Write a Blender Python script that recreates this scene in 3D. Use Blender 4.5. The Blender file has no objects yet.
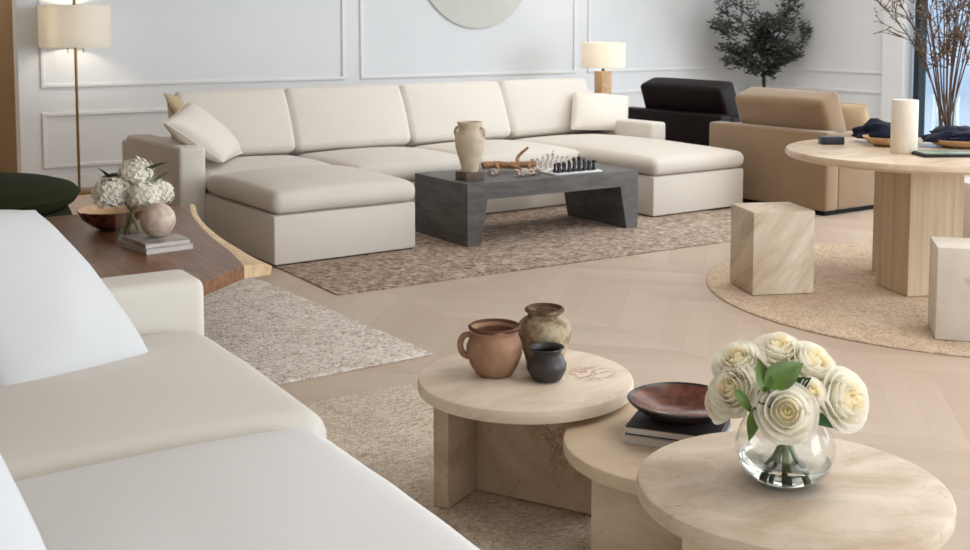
import bpy, bmesh, math, random
from math import sin, cos, pi, radians, sqrt
from mathutils import Vector, Matrix, noise
S = bpy.context.scene
C = S.collection
random.seed(7)

# ------------------------------------------------------------------ materials
def srgb(r, g, b):
    def f(c):
        c /= 255.0
        return c/12.92 if c <= .04045 else ((c+.055)/1.055)**2.4
    return (f(r), f(g), f(b), 1)

class NT:
    def __init__(s, name):
        s.m = bpy.data.materials.new(name); s.m.use_nodes = True
        s.t = s.m.node_tree; s.n = s.t.nodes; s.l = s.t.links
        s.b = s.n['Principled BSDF']; s.out = s.n['Material Output']
    def node(s, typ, ins=None, **kw):
        n = s.n.new(typ)
        for k, v in kw.items(): setattr(n, k, v)
        for k, v in (ins or {}).items():
            if hasattr(v, 'is_output') or isinstance(v, bpy.types.NodeSocket): s.l.new(v, n.inputs[k])
            else: n.inputs[k].default_value = v
        return n
    def math(s, op, a, b=0.0, c=0.0):
        n = s.node('ShaderNodeMath', {0: a, 1: b, 2: c}, operation=op); return n.outputs[0]
    def coord(s, scale=(1, 1, 1), rot=(0, 0, 0), loc=(0, 0, 0)):
        tc = s.node('ShaderNodeTexCoord')
        v = tc.outputs['Object']
        if any(rot): v = s.node('ShaderNodeMapping', {'Vector': v, 'Rotation': rot}).outputs[0]
        return s.node('ShaderNodeMapping', {'Vector': v, 'Scale': scale, 'Location': loc}).outputs[0]
    def noise(s, vec, scale=5, detail=4, rough=.55, dist=0):
        return s.node('ShaderNodeTexNoise', {'Vector': vec, 'Scale': scale, 'Detail': detail, 'Roughness': rough, 'Distortion': dist}).outputs[0]
    def ramp(s, fac, stops):
        n = s.node('ShaderNodeValToRGB', {0: fac}); e = n.color_ramp.elements
        e[0].position, e[0].color = stops[0]; e[1].position, e[1].color = stops[-1]
        for p, c in stops[1:-1]:
            x = e.new(p); x.color = c
        return n.outputs[0]
    def mix(s, fac, a, b, mode='MIX'):
        n = s.node('ShaderNodeMix', data_type='RGBA', blend_type=mode)
        for i, v in ((0, fac), (6, a), (7, b)):
            if isinstance(v, bpy.types.NodeSocket): s.l.new(v, n.inputs[i])
            else: n.inputs[i].default_value = v
        return n.outputs[2]
    def bump(s, h, strength=.3, dist=.01):
        n = s.node('ShaderNodeBump', {'Height': h, 'Strength': strength, 'Distance': dist})
        s.l.new(n.outputs[0], s.b.inputs['Normal'])
    def col(s, c, rough=.6, spec=.5):
        if isinstance(c, bpy.types.NodeSocket): s.l.new(c, s.b.inputs['Base Color'])
        else: s.b.inputs['Base Color'].default_value = c
        s.b.inputs['Roughness'].default_value = rough
        s.b.inputs['Specular IOR Level'].default_value = spec
        return s

def plain(name, c, rough=.6, spec=.5, metal=0, var=.06, sc=8, bump=0.0, bsc=60):
    k = NT(name); v = k.coord()
    d = tuple(x*(1-var*2) for x in c[:3])+(1,)
    k.col(k.ramp(k.noise(v, sc, 3), [(.3, d), (.7, c)]), rough, spec)
    k.b.inputs['Metallic'].default_value = metal
    if bump: k.bump(k.noise(v, bsc, 4), bump, .004)
    return k.m

def fabric(name, c, c2=None, weave=420, sheen=.15, bump=.25):
    k = NT(name); v = k.coord()
    c2 = c2 or tuple(x*.9 for x in c[:3])+(1,)
    n1 = k.noise(v, weave, 2); n2 = k.noise(v, 5, 3)
    base = k.mix(k.math('MULTIPLY', n1, .7), c, c2)
    base = k.mix(k.math('MULTIPLY', n2, .25), base, c2)
    k.col(base, .92, .2)
    k.b.inputs['Sheen Weight'].default_value = sheen
    k.bump(k.math('ADD', n1, k.math('MULTIPLY', k.noise(v, 24, 3), .8)), bump, .002)
    return k.m

def travertine(name, light, dark, scale=(2.2, 2.2, 9), rot=(0, 0, 0), pits=.5, vein=None, rough=.55):
    k = NT(name); v = k.coord(scale, rot); w = k.coord()
    a = k.noise(v, 1.4, 7, .62, .6)
    c = k.ramp(a, [(.3, dark), (.5, tuple((p+q)/2 for p, q in zip(light, dark))), (.72, light)])
    sp = k.ramp(k.noise(w, 70, 3, .7), [(.27, (0, 0, 0, 1)), (.36, (1, 1, 1, 1))])
    c = k.mix(pits, c, k.mix(1, c, sp, 'MULTIPLY'))
    if vein:
        vc, loc, rad, ccol = vein
        vw = k.coord((1, 1, 1), (0, 0, 0), tuple(-q for q in loc))
        ln = k.node('ShaderNodeVectorMath', {0: vw}, operation='LENGTH').outputs['Value']
        mask = k.ramp(ln, [(rad*.55, (1, 1, 1, 1)), (rad, (0, 0, 0, 1))])
        e = k.math('ABSOLUTE', k.math('SUBTRACT', k.noise(w, vc, 5, .7, 1.2), .5))
        line = k.ramp(e, [(.006, (1, 1, 1, 1)), (.05, (0, 0, 0, 1))])
        f = k.mix(1, mask, line, 'MULTIPLY')
        n = k.node('ShaderNodeRGBToBW', {0: f}).outputs[0]
        c = k.mix(k.math('MULTIPLY', n, .75), c, ccol)
    k.col(c, rough, .35)
    k.bump(k.node('ShaderNodeRGBToBW', {0: sp}).outputs[0], .25, .003)
    return k.m

def rugmat(name, cols, weave=160, stretch=(1, 1, 1), rot=0, strength=.8, big=9):
    k = NT(name); v = k.coord(stretch, (0, 0, rot)); w = k.coord()
    n = k.noise(v, weave, 2, .6); n2 = k.noise(v, weave*.4, 2, .6); b = k.noise(w, big, 3)
    f = k.math('ADD', k.math('MULTIPLY', n, .55), k.math('ADD', k.math('MULTIPLY', n2, .45), k.math('MULTIPLY', k.math('SUBTRACT', b, .5), .2)))
    m = [(.36 + .28*i/(len(cols)-1), c) for i, c in enumerate(cols)]
    k.col(k.ramp(f, m), .95, .15)
    k.bump(f, strength, .012)
    return k.m

def wood(name, light, dark, sc=(1, 1, 1), rot=(0, 0, 0), rough=.45, scale=3.0):
    k = NT(name); v = k.coord(sc, rot)
    a = k.noise(v, scale, 6, .6, .8)
    k.col(k.ramp(a, [(.32, dark), (.68, light)]), rough, .4)
    k.bump(a, .08, .003)
    return k.m

M = {}
M['paint'] = plain('white wall paint', srgb(234, 237, 240), .7, .25, var=.01, sc=2)
M['trim_paint'] = plain('white trim paint', srgb(240, 241, 242), .5, .35, var=.01, sc=2)
M['ceiling'] = plain('ceiling paint', srgb(240, 240, 238), .8, .2, var=.01)
M['tan_wall'] = plain('tan hallway paint', srgb(160, 136, 108), .8, .2, var=.03, sc=2)
M['linen'] = fabric('oatmeal linen', srgb(224, 218, 210), srgb(204, 197, 186))
M['linen_pillow'] = fabric('ivory linen', srgb(232, 226, 216), srgb(214, 206, 194))
M['near_cotton_lit'] = fabric('white cotton', srgb(230, 230, 229), srgb(220, 219, 217), bump=.12)  # near sofa fabric, lighter copy for the seats closer to the light
M['near_pillow'] = fabric('soft white cotton', srgb(214, 215, 216), srgb(204, 205, 206), bump=.12)
M['near_cotton_shaded'] = fabric('shaded white cotton', srgb(222, 217, 208), srgb(208, 202, 192), bump=.12)  # same sofa fabric, darker copy with shade put into the colour
M['tan_pillow'] = fabric('tan linen', srgb(200, 178, 146), srgb(176, 152, 120))
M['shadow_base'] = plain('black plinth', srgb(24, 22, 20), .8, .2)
M['tan_leather'] = plain('tan suede', srgb(142, 116, 86), .8, .2, var=.06, sc=6, bump=.15, bsc=90)
M['tan_leather'].node_tree.nodes['Principled BSDF'].inputs['Sheen Weight'].default_value = .5
M['tan_leather_light'] = M['tan_leather']
M['dark_leather'] = plain('black brown leather', srgb(24, 12, 12), .5, .15, var=.12, sc=6, bump=.15, bsc=90)
M['green_velvet'] = fabric('dark green velvet', srgb(40, 46, 12), srgb(24, 28, 8), sheen=.0)
M['brass'] = plain('aged brass', srgb(150, 118, 72), .35, .5, metal=.85, var=.05)
M['black_metal'] = plain('black metal', srgb(20, 20, 20), .5, .4)
M['dark_stone'] = travertine('charcoal stone', srgb(110, 108, 107), srgb(76, 73, 71), (3, 3, 14), pits=.4, rough=.5)
M['trav_a'] = travertine('cream travertine with crack', srgb(236, 221, 202), srgb(208, 188, 166), (2.5, 5, 9),
                         vein=(9, (.19, -.10, .375), .10, srgb(150, 104, 78)))
M['trav_leg'] = travertine('rough travertine leg', srgb(206, 186, 162), srgb(168, 140, 114), (2.5, 2.5, 2.5), pits=.8,
                           vein=(16, (.05, -.2, .26), .17, srgb(122, 84, 62)))
M['trav_b'] = travertine('honey travertine', srgb(226, 207, 182), srgb(200, 178, 152), (2.5, 2.5, 9))
M['trav_c'] = travertine('grey cream travertine', srgb(228, 213, 194), srgb(184, 160, 134), (2.6, 4.5, 9), rot=(0, 0, .5))
M['trav_ped'] = travertine('vein cut travertine', srgb(214, 196, 168), srgb(182, 160, 132), (17, 17, .5), pits=.15)
M['trav_table'] = travertine('polished travertine', srgb(226, 208, 184), srgb(200, 176, 148), (2, 5, 9), pits=.25, rough=.25)
M['marble_a'] = travertine('veined beige marble', srgb(232, 222, 206), srgb(188, 166, 138), (1.5, 1.5, 7), rot=(.7, .75, 0), pits=.1)
M['marble_b'] = travertine('pale stone', srgb(228, 220, 210), srgb(212, 202, 190), (3, 3, 3), pits=.1,
                           vein=(14, (-.03, -.2, .3), .07, srgb(110, 84, 76)))
M['jute_brown'] = rugmat('brown jute weave', [srgb(92, 70, 58), srgb(164, 143, 127), srgb(214, 199, 185)], 50, (1, 2.2, 1), .7)
M['wool'] = rugmat('pale wool loop', [srgb(150, 134, 122), srgb(204, 194, 184), srgb(226, 219, 210)], 110, (1, 1, 1), 0)
M['sisal'] = rugmat('beige sisal weave', [srgb(166, 146, 126), srgb(210, 195, 176), srgb(232, 221, 206)], 100, (1, 2, 1), 0)
M['jute_round'] = rugmat('round jute braid', [srgb(176, 150, 126), srgb(204, 182, 158), srgb(220, 202, 182)], 120, (1, 1, 1), 0, .5)
M['walnut'] = wood('walnut slab', srgb(146, 100, 68), srgb(92, 56, 36), (14, 1, 6), rough=.32)
M['sapwood'] = wood('pale sapwood', srgb(222, 196, 158), srgb(198, 166, 124), (8, 2, 4), rough=.5)
M['bowl_wood'] = wood('red brown turned wood', srgb(128, 72, 50), srgb(62, 32, 24), (5, 7, 5), rough=.22)
M['dark_rim'] = plain('charred wood', srgb(38, 28, 26), .3, .5, var=.1)
M['light_wood'] = wood('pale turned wood', srgb(214, 184, 148), srgb(186, 150, 112), (4, 10, 4), rough=.5)
M['dark_wood'] = wood('dark wood', srgb(86, 60, 42), srgb(48, 32, 22), (4, 10, 4), rough=.5)
M['shelf_wood'] = wood('brown shelf wood', srgb(150, 112, 76), srgb(112, 78, 50), (4, 10, 4), rough=.5)
M['driftwood'] = wood('brown driftwood', srgb(184, 142, 104), srgb(116, 78, 52), (6, 12, 6), rough=.8, scale=8)
M['coral'] = plain('bleached coral', srgb(216, 196, 184), .9, .2, var=.25, sc=40, bump=.5, bsc=60)
M['cream_vase'] = plain('cream stoneware', srgb(218, 202, 178), .8, .3, var=.12, sc=14, bump=.3, bsc=40)
M['vase_base'] = plain('grey brown stone block', srgb(112, 98, 84), .8, .3, var=.12, sc=20)
M['terracotta'] = plain('weathered terracotta', srgb(168, 130, 104), .75, .3, var=.16, sc=14, bump=.3, bsc=50)
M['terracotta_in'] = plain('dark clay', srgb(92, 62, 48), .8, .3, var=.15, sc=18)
def olive_mat():
    k = NT('mottled olive glaze'); v = k.coord()
    c = k.ramp(k.noise(v, 16, 6, .65), [(.36, srgb(104, 72, 50)), (.46, srgb(146, 126, 98)), (.62, srgb(186, 172, 146))])
    k.col(c, .6, .35); k.bump(k.noise(v, 60, 4), .35, .004); return k.m
M['olive_pot'] = olive_mat()
M['pot_rim'] = plain('rust brown clay', srgb(98, 66, 50), .7, .3, var=.12, sc=20)
M['black_pot'] = plain('black burnished clay', srgb(58, 54, 52), .42, .5, var=.16, sc=14)
M['book_grey'] = plain('charcoal book cover', srgb(62, 58, 58), .6, .4)
M['book_light'] = plain('light grey book cover', srgb(186, 182, 180), .6, .4)
M['book_dark_purple'] = plain('plum book cover', srgb(74, 60, 66), .6, .4)
M['book_photo'] = plain('grey mottled book cover', srgb(196, 188, 182), .5, .4, var=.3, sc=14)
M['pages'] = plain('paper pages', srgb(216, 208, 200), .9, .2, var=.06, sc=120)
M['stone_ball'] = travertine('mottled stone', srgb(228, 214, 200), srgb(172, 146, 126), (9, 9, 9), pits=.4)
def petal_mat(name, c):
    k = NT(name); k.n.remove(k.b)
    d = k.node('ShaderNodeBsdfDiffuse', {'Color': c}); t = k.node('ShaderNodeBsdfTranslucent', {'Color': c})
    mx = k.node('ShaderNodeMixShader', {0: .5, 1: d.outputs[0], 2: t.outputs[0]})
    k.l.new(mx.outputs[0], k.out.inputs['Surface']); return k.m
M['rose'] = petal_mat('ivory rose petal', srgb(254, 251, 240)); M['rose_heart'] = petal_mat('creamy rose heart', srgb(253, 244, 216))
M['hydrangea'] = plain('white hydrangea floret', srgb(240, 236, 222), .7, .2, var=.05, sc=40)
M['leaf'] = plain('green leaf', srgb(94, 122, 46), .45, .4, var=.2, sc=20)
M['leaf_dark'] = plain('dark green leaf', srgb(58, 92, 44), .5, .4, var=.2, sc=20)
M['stem'] = plain('green stem', srgb(134, 146, 100), .5, .4, var=.15, sc=30)
M['olive_leaf'] = plain('olive tree leaf', srgb(84, 92, 84), .6, .3, var=.2, sc=10)  # leaf colour greyed and lightened to paint in distance haze
M['bark'] = plain('bark', srgb(70, 58, 48), .9, .2, var=.2, sc=30)
M['twig'] = plain('brown twig', srgb(112, 88, 74), .85, .2, var=.2, sc=30)
M['bud'] = plain('dry bud', srgb(150, 132, 104), .85, .2, var=.2, sc=30)
M['planter'] = plain('grey planter', srgb(150, 146, 140), .8, .3)
M['candle'] = plain('white pillar wax', srgb(238, 228, 214), .5, .3, var=.02)
M['navy'] = fabric('navy blue knit', srgb(24, 32, 56), srgb(10, 14, 28), weave=200, sheen=.1, bump=.8)
M['navy_box'] = plain('dark navy lacquer', srgb(30, 38, 56), .35, .5)
M['green_glass'] = plain('pale green glazed top', srgb(150, 172, 148), .25, .5, var=.12, sc=20)
M['chess_dark'] = plain('dark blue black chess piece', srgb(22, 28, 42), .35, .5)
M['chess_light'] = plain('pale chess piece', srgb(220, 214, 204), .45, .4)
M['plaster'] = plain('pale plaster disc', srgb(222, 222, 216), .8, .2, var=.02)
M['mullion'] = plain('dark green black window frame', srgb(30, 40, 42), .45, .4)
M['pavement'] = plain('pavement', srgb(190, 196, 204), .9, .2)
M['facade'] = plain('pale blue grey facade', srgb(214, 226, 240), .9, .2, var=.22, sc=.5)

def chess_board_mat():
    k = NT('grey and white chequer'); v = k.coord()
    ch = k.node('ShaderNodeTexChecker', {'Vector': v, 'Color1': srgb(236, 234, 230), 'Color2': srgb(150, 148, 146), 'Scale': 1/.046})
    k.col(ch.outputs[0], .4, .4); return k.m
M['chequer'] = chess_board_mat()
M['board'] = plain('white marble board', srgb(226, 224, 222), .35, .4, var=.04)

def thin_glass(name, tint=(1, 1, 1, 1), refl=1.0):
    k = NT(name); k.n.remove(k.b)
    tr = k.node('ShaderNodeBsdfTransparent', {'Color': tint}); gl = k.node('ShaderNodeBsdfGlossy', {'Roughness': .02})
    fc = k.node('ShaderNodeLayerWeight', {'Blend': .5}).outputs['Facing']
    fr = k.math('ADD', k.math('MULTIPLY', k.math('POWER', fc, 4.5), .75), .035)
    mx = k.node('ShaderNodeMixShader', {0: k.math('MULTIPLY', fr, refl), 1: tr.outputs[0], 2: gl.outputs[0]})
    k.l.new(mx.outputs[0], k.out.inputs['Surface']); return k.m
M['glass'] = thin_glass('clear thin glass', (.975, .985, .98, 1), .8)
M['pane'] = thin_glass('window glass', (.93, .96, .98, 1), .5)
def water():
    k = NT('water'); k.b.inputs['Base Color'].default_value = (.96, 1, .97, 1)
    k.b.inputs['Transmission Weight'].default_value = 1; k.b.inputs['IOR'].default_value = 1.2
    k.b.inputs['Roughness'].default_value = 0; return k.m
M['water'] = water()

def shade_mat(name, c):
    k = NT(name); k.n.remove(k.b)
    v = k.coord(); cc = k.ramp(k.noise(v, 200, 2), [(.3, tuple(x*.94 for x in c[:3])+(1,)), (.7, c)])
    d = k.node('ShaderNodeBsdfDiffuse', {'Color': cc}); t = k.node('ShaderNodeBsdfTranslucent', {'Color': cc})
    mx = k.node('ShaderNodeMixShader', {0: .45, 1: d.outputs[0], 2: t.outputs[0]})
    k.l.new(mx.outputs[0], k.out.inputs['Surface']); return k.m
M['shade'] = shade_mat('linen lamp shade', srgb(250, 247, 240))
def bulb_mat():
    k = NT('lit bulb'); k.b.inputs['Emission Color'].default_value = (1, .78, .5, 1); k.b.inputs['Emission Strength'].default_value = 6; return k.m
M['bulb'] = bulb_mat()

def floor_mat():
    k = NT('light oak chevron parquet')
    tc = k.node('ShaderNodeTexCoord'); sp = k.node('ShaderNodeSeparateXYZ', {0: tc.outputs['Object']})
    x, y = sp.outputs[0], sp.outputs[1]
    W, P = .62, .17
    s = k.math('DIVIDE', k.math('ADD', x, .1), W)
    fs = k.math('FRACT', k.math('MULTIPLY', s, .5))
    tri = k.math('ABSOLUTE', k.math('SUBTRACT', fs, .5))          # 0..0.5 over 2W
    t = k.math('DIVIDE', k.math('ADD', y, k.math('MULTIPLY', tri, 2*W)), P)
    pid = k.math('FLOOR', t); sid = k.math('FLOOR', s)
    wn = k.node('ShaderNodeTexWhiteNoise', {'Vector': k.node('ShaderNodeCombineXYZ', {0: pid, 1: sid}).outputs[0]}, noise_dimensions='3D').outputs[0]
    def seam(v, w):
        f = k.math('FRACT', v); e = k.math('ABSOLUTE', k.math('SUBTRACT', f, .5))
        return k.math('GREATER_THAN', e, .5-w)
    sm = k.math('MAXIMUM', seam(t, .011), seam(s, .003))
    # grain: stretched along each plank (mirrored on alternate strips)
    side = k.math('SUBTRACT', k.math('MULTIPLY', k.math('GREATER_THAN', fs, .5), 2), 1)
    gx = k.math('ADD', k.math('MULTIPLY', x, side), y); gy = k.math('SUBTRACT', k.math('MULTIPLY', x, side), y)
    gv = k.node('ShaderNodeCombineXYZ', {0: k.math('MULTIPLY', gx, 14), 1: k.math('MULTIPLY', gy, 1.2), 2: k.math('MULTIPLY', wn, 30)}).outputs[0]
    g = k.noise(gv, 2.2, 5, .6)
    base = k.ramp(wn, [(0, srgb(188, 168, 150)), (.5, srgb(194, 175, 157)), (1, srgb(201, 183, 166))])
    base = k.mix(k.math('MULTIPLY', g, .35), base, srgb(178, 157, 137))
    base = k.mix(k.math('MULTIPLY', sm, .3), base, srgb(160, 136, 116))
    k.col(base, .42, .4)
    k.b.inputs['Roughness'].default_value = .42
    k.bump(k.math('SUBTRACT', k.math('MULTIPLY', g, .2), sm), .12, .003)
    return k.m
M['floor'] = floor_mat()

# ------------------------------------------------------------------ mesh helpers
def new(): return bmesh.new()

def thing(name, label, cat, loc=(0, 0, 0), rotz=0, group=None):
    o = bpy.data.objects.new(name, None); C.objects.link(o)
    o.location = loc; o.rotation_euler = (0, 0, rotz); o.empty_display_size = .1
    o['label'] = label; o['category'] = cat
    if group: o['group'] = group
    return o

def obj(name, bm, mat, parent=None, smooth=True, world=True, loc=None, rot=None, label=None, angle=40):
    """link bm as ONE mesh; with a parent and world=True the verts are world coords of an unrotated parent"""
    if parent is not None and world:
        p = parent; off = Vector((0, 0, 0))
        while p is not None: off += p.location; p = p.parent
        bmesh.ops.translate(bm, verts=bm.verts, vec=-off)
    bmesh.ops.recalc_face_normals(bm, faces=bm.faces)
    me = bpy.data.meshes.new(name); bm.to_mesh(me); bm.free()
    mats = mat if isinstance(mat, (list, tuple)) else [mat]
    for m in mats: me.materials.append(m)
    if smooth:
        me.polygons.foreach_set('use_smooth', [True]*len(me.polygons))
        me.set_sharp_from_angle(angle=radians(angle))
    o = bpy.data.objects.new(name, me); C.objects.link(o)
    if parent is not None: o.parent = parent
    if loc is not None: o.location = loc
    if rot is not None: o.rotation_euler = rot
    if label: o['label'] = label
    return o

def tag(o, label, cat, group=None):
    o['label'] = label; o['category'] = cat
    if group: o['group'] = group
    return o

def struct(name, bm, mat, parent=None, smooth=False):
    o = obj(name, bm, mat, parent, smooth)
    if parent is None: o['kind'] = 'structure'
    return o

def place(bm, start, mat):
    bmesh.ops.transform(bm, matrix=mat, verts=bm.verts[start:] if start else bm.verts[:])

def box(x0, x1, y0, y1, z0, z1, bev=0, seg=2, bm=None):
    bm = bm or new()
    r = bmesh.ops.create_cube(bm, size=1)
    vs = r['verts']
    for v in vs:
        v.co = Vector((x0 if v.co.x < 0 else x1, y0 if v.co.y < 0 else y1, z0 if v.co.z < 0 else z1))
    if bev:
        es = list({e for v in vs for e in v.link_edges})
        bmesh.ops.bevel(bm, geom=es, offset=bev, segments=seg, profile=.5, affect='EDGES')
    return bm

def prism(pts, z0, z1, bev=0, bm=None, seg=2, axis='z'):
    bm = bm or new()
    def co(a, b, h): return {'z': (a, b, h), 'y': (a, h, b), 'x': (h, a, b)}[axis]
    lo = [bm.verts.new(co(a, b, z0)) for a, b in pts]; hi = [bm.verts.new(co(a, b, z1)) for a, b in pts]
    n = len(pts); fs = [bm.faces.new(lo[::-1]), bm.faces.new(hi)]
    for i in range(n): fs.append(bm.faces.new((lo[i], lo[(i+1) % n], hi[(i+1) % n], hi[i])))
    if bev:
        es = list({e for f in fs for e in f.edges})
        bmesh.ops.bevel(bm, geom=es, offset=bev, segments=seg, profile=.5, affect='EDGES')
    return bm

def lathe(prof, n=40, bm=None, wob=0, seed=0):
    bm = bm or new(); rings = []
    for r, z in prof:
        if r < 1e-6: rings.append([bm.verts.new((0, 0, z))]); continue
        ring = []
        for i in range(n):
            a = 2*pi*i/n; rr = r
            if wob: rr *= 1 + wob*noise.noise(Vector((cos(a)*1.3+seed, sin(a)*1.3, z*9)))
            ring.append(bm.verts.new((rr*cos(a), rr*sin(a), z)))
        rings.append(ring)
    for a, b in zip(rings, rings[1:]):
        for i in range(n):
            j = (i+1) % n
            if len(a) == 1 and len(b) > 1: bm.faces.new((a[0], b[j], b[i]))
            elif len(b) == 1 and len(a) > 1: bm.faces.new((a[i], a[j], b[0]))
            elif len(a) > 1: bm.faces.new((a[i], a[j], b[j], b[i]))
    return bm

def smooth_path(pts, n=6):
    P = [Vector(p) for p in pts]; out = []
    Q = [2*P[0]-P[1]] + P + [2*P[-1]-P[-2]]
    for i in range(1, len(Q)-2):
        for k in range(n):
            t = k/n; a, b, c, d = Q[i-1:i+3]
            out.append(.5*((2*b)+(c-a)*t+(2*a-5*b+4*c-d)*t*t+(3*b-a-3*c+d)*t**3))
    out.append(P[-1]); return out

def tube(pts, r0, r1=None, n=8, bm=None, closed=False):
    bm = bm or new(); r1 = r0 if r1 is None else r1
    P = [Vector(p) for p in pts]; m = len(P); rings = []; up = None
    for i, p in enumerate(P):
        d = (P[(i+1) % m]-P[i-1]) if closed else (P[min(i+1, m-1)]-P[max(i-1, 0)])
        d.normalize()
        if up is None: up = d.orthogonal().normalized()
        up = (up - d*up.dot(d)).normalized(); w = d.cross(up)
        r = r0+(r1-r0)*i/max(m-1, 1)
        rings.append([bm.verts.new(p+up*r*cos(2*pi*k/n)+w*r*sin(2*pi*k/n)) for k in range(n)])
    seq = list(zip(rings, rings[1:])) + ([(rings[-1], rings[0])] if closed else [])
    for a, b in seq:
        for k in range(n): bm.faces.new((a[k], a[(k+1) % n], b[(k+1) % n], b[k]))
    if not closed: bm.faces.new(rings[0][::-1]); bm.faces.new(rings[-1])
    return bm

def cushion(hx, hy, hz, r=.05, crown=.03, side=.0, nz=.006, seed=0, k=12, bottom=0.0, fold=0):
    """soft rounded box centred on the origin (half sizes)"""
    bm = new(); H = (hx, hy, hz)
    def ts(h):
        e = [-h+r*q for q in (0, .12, .3, .55, .8, 1)]
        mid = [-h+r+(2*h-2*r)*i/k for i in range(1, k)]
        return e+mid+[-q for q in e[::-1]]
    T = [ts(h) for h in H]
    for ax in range(3):
        u, v = [a for a in range(3) if a != ax]
        for sgn in (-1, 1):
            g = []
            for a in T[u]:
                row = []
                for b in T[v]:
                    p = [0, 0, 0]; p[ax] = sgn*H[ax]; p[u] = a; p[v] = b
                    row.append(bm.verts.new(p))
                g.append(row)
            for i in range(len(g)-1):
                for j in range(len(g[0])-1): bm.faces.new((g[i][j], g[i+1][j], g[i+1][j+1], g[i][j+1]))
    bmesh.ops.remove_doubles(bm, verts=bm.verts, dist=1e-5)
    for vt in bm.verts:
        q = vt.co.copy(); inn = Vector([max(-(h-r), min(h-r, c)) for h, c in zip(H, q)])
        d = q-inn
        if d.length > 1e-9: q = inn+d.normalized()*r
        fx, fy, fz = 1-min(1, (q.x/hx)**2), 1-min(1, (q.y/hy)**2), 1-min(1, (q.z/hz)**2)
        t = max(0, q.z/hz); b = max(0, -q.z/hz)
        q.z += crown*(fx**.7)*(fy**.7)*t - bottom*fx*fy*b
        q.x += side*math.copysign(1, q.x)*abs(q.x/hx)**3*fy*fz
        q.y += side*math.copysign(1, q.y)*abs(q.y/hy)**3*fx*fz
        n1 = noise.noise(Vector((q.x*4+seed, q.y*4, q.z*4)))+.5*noise.noise(Vector((q.x*10+seed, q.y*10, q.z*10)))
        q += vt.co.normalized()*nz*n1
        vt.co = q
    return bm

def xf(bm, loc=(0, 0, 0), rot=(0, 0, 0), scale=(1, 1, 1)):
    m = Matrix.Translation(loc) @ (Matrix.Rotation(rot[2], 4, 'Z') @ Matrix.Rotation(rot[1], 4, 'Y') @ Matrix.Rotation(rot[0], 4, 'X')) @ Matrix.Diagonal((*scale, 1))
    bmesh.ops.transform(bm, matrix=m, verts=bm.verts); return bm

def quad_pillow(BL, BR, TR, TL, T=.1, n=22, seed=0, pinch=.07, rc=0.0):
    """knife edge pillow stretched over four corners; returns (bm, edge loop)"""
    BL, BR, TR, TL = map(Vector, (BL, BR, TR, TL))
    N = (BR-BL).cross(TL-BL).normalized(); bm = new(); loop = {}
    def base(u, v):
        uu = u*(1-pinch*(1-v*v))*sqrt(1-rc*v*v); vv = v*(1-pinch*(1-u*u))*sqrt(1-rc*u*u); a, b = (uu+1)/2, (vv+1)/2
        return BL*(1-a)*(1-b)+BR*a*(1-b)+TR*a*b+TL*(1-a)*b
    def uv(i): 
        t = -1+2*i/n; return sin(t*pi/2)*.6+t*.4
    sides = []
    for s in (1, -1):
        g = []
        for i in range(n+1):
            row = []
            for j in range(n+1):
                u, v = uv(i), uv(j)
                h = T*(max(0, (1-u*u)*(1-v*v)))**.42
                p = base(u, v)
                w = noise.noise(p*5+Vector((seed, s, 0)))*.010+noise.noise(p*13+Vector((seed, s, 3)))*.004
                row.append(bm.verts.new(p+N*s*(h*(1+0)+w*(1 if h > 0 else 0))))
            g.append(row)
        for i in range(n):
            for j in range(n): bm.faces.new((g[i][j], g[i+1][j], g[i+1][j+1], g[i][j+1]))
        sides.append(g)
    bmesh.ops.remove_doubles(bm, verts=bm.verts, dist=1e-5)
    lp = [base(uv(i), -1) for i in range(n)]+[base(1, uv(i)) for i in range(n)]+[base(uv(n-i), 1) for i in range(n)]+[base(-1, uv(n-i)) for i in range(n)]
    return bm, lp

def pillow(name, label, corners, T, mat, seed=0, group=None, pinch=.07, cat='pillow', rc=.08):
    base = sum((Vector(c) for c in corners), Vector())/4; base.z = min(c[2] for c in corners)
    t = thing(name, label, cat, base, 0, group)
    bm, lp = quad_pillow(*corners, T=T, seed=seed, pinch=pinch, rc=rc)
    cv = obj('cover', bm, mat, t, angle=80)
    obj('piping', tube(lp, .005, n=6, closed=True), mat, t)
    return t

# ------------------------------------------------------------------ setting
CZ = 3.5
struct('floor', box(-5, 11.3, -5, 14.5, -.1, 0), M['floor'])
struct('ceiling', box(-5, 11.3, -5, 14.5, CZ, CZ+.1), M['ceiling'])
struct('wall_back', box(2.02, 11.3, 11.1, 11.3, 0, CZ), M['paint'])
struct('wall_hall', box(-5, 2.4, 13.2, 13.4, 0, CZ), M['tan_wall'])
struct('wall_hall_side', box(2.02, 2.2, 11.3, 13.2, 0, CZ), M['tan_wall'])
struct('wall_left', box(-5.2, -5, -5, 13.4, 0, CZ), M['tan_wall'])  # unseen wall, coloured dark to cut light bouncing in from the left
struct('wall_right', box(11.2, 11.35, 8.87, 11.1, 0, CZ), M['paint'])
struct('wall_pier', box(11.12, 11.4, 8.57, 8.87, 0, CZ, .006), M['paint'])
struct('wall_right_sill', box(11.2, 11.35, -5, 8.57, 0, .1), M['paint'])
struct('wall_right_head', box(11.2, 11.35, -5, 8.57, 3.25, CZ), M['paint'])
# the wall behind the camera: unseen stub and head, left open between to let daylight in
struct('wall_front', box(-5, -3.5, -5.2, -5, 0, CZ), M['paint'])
struct('wall_front_head', box(-3.5, 11.3, -5.2, -5, 3.2, CZ), M['paint'])
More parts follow.
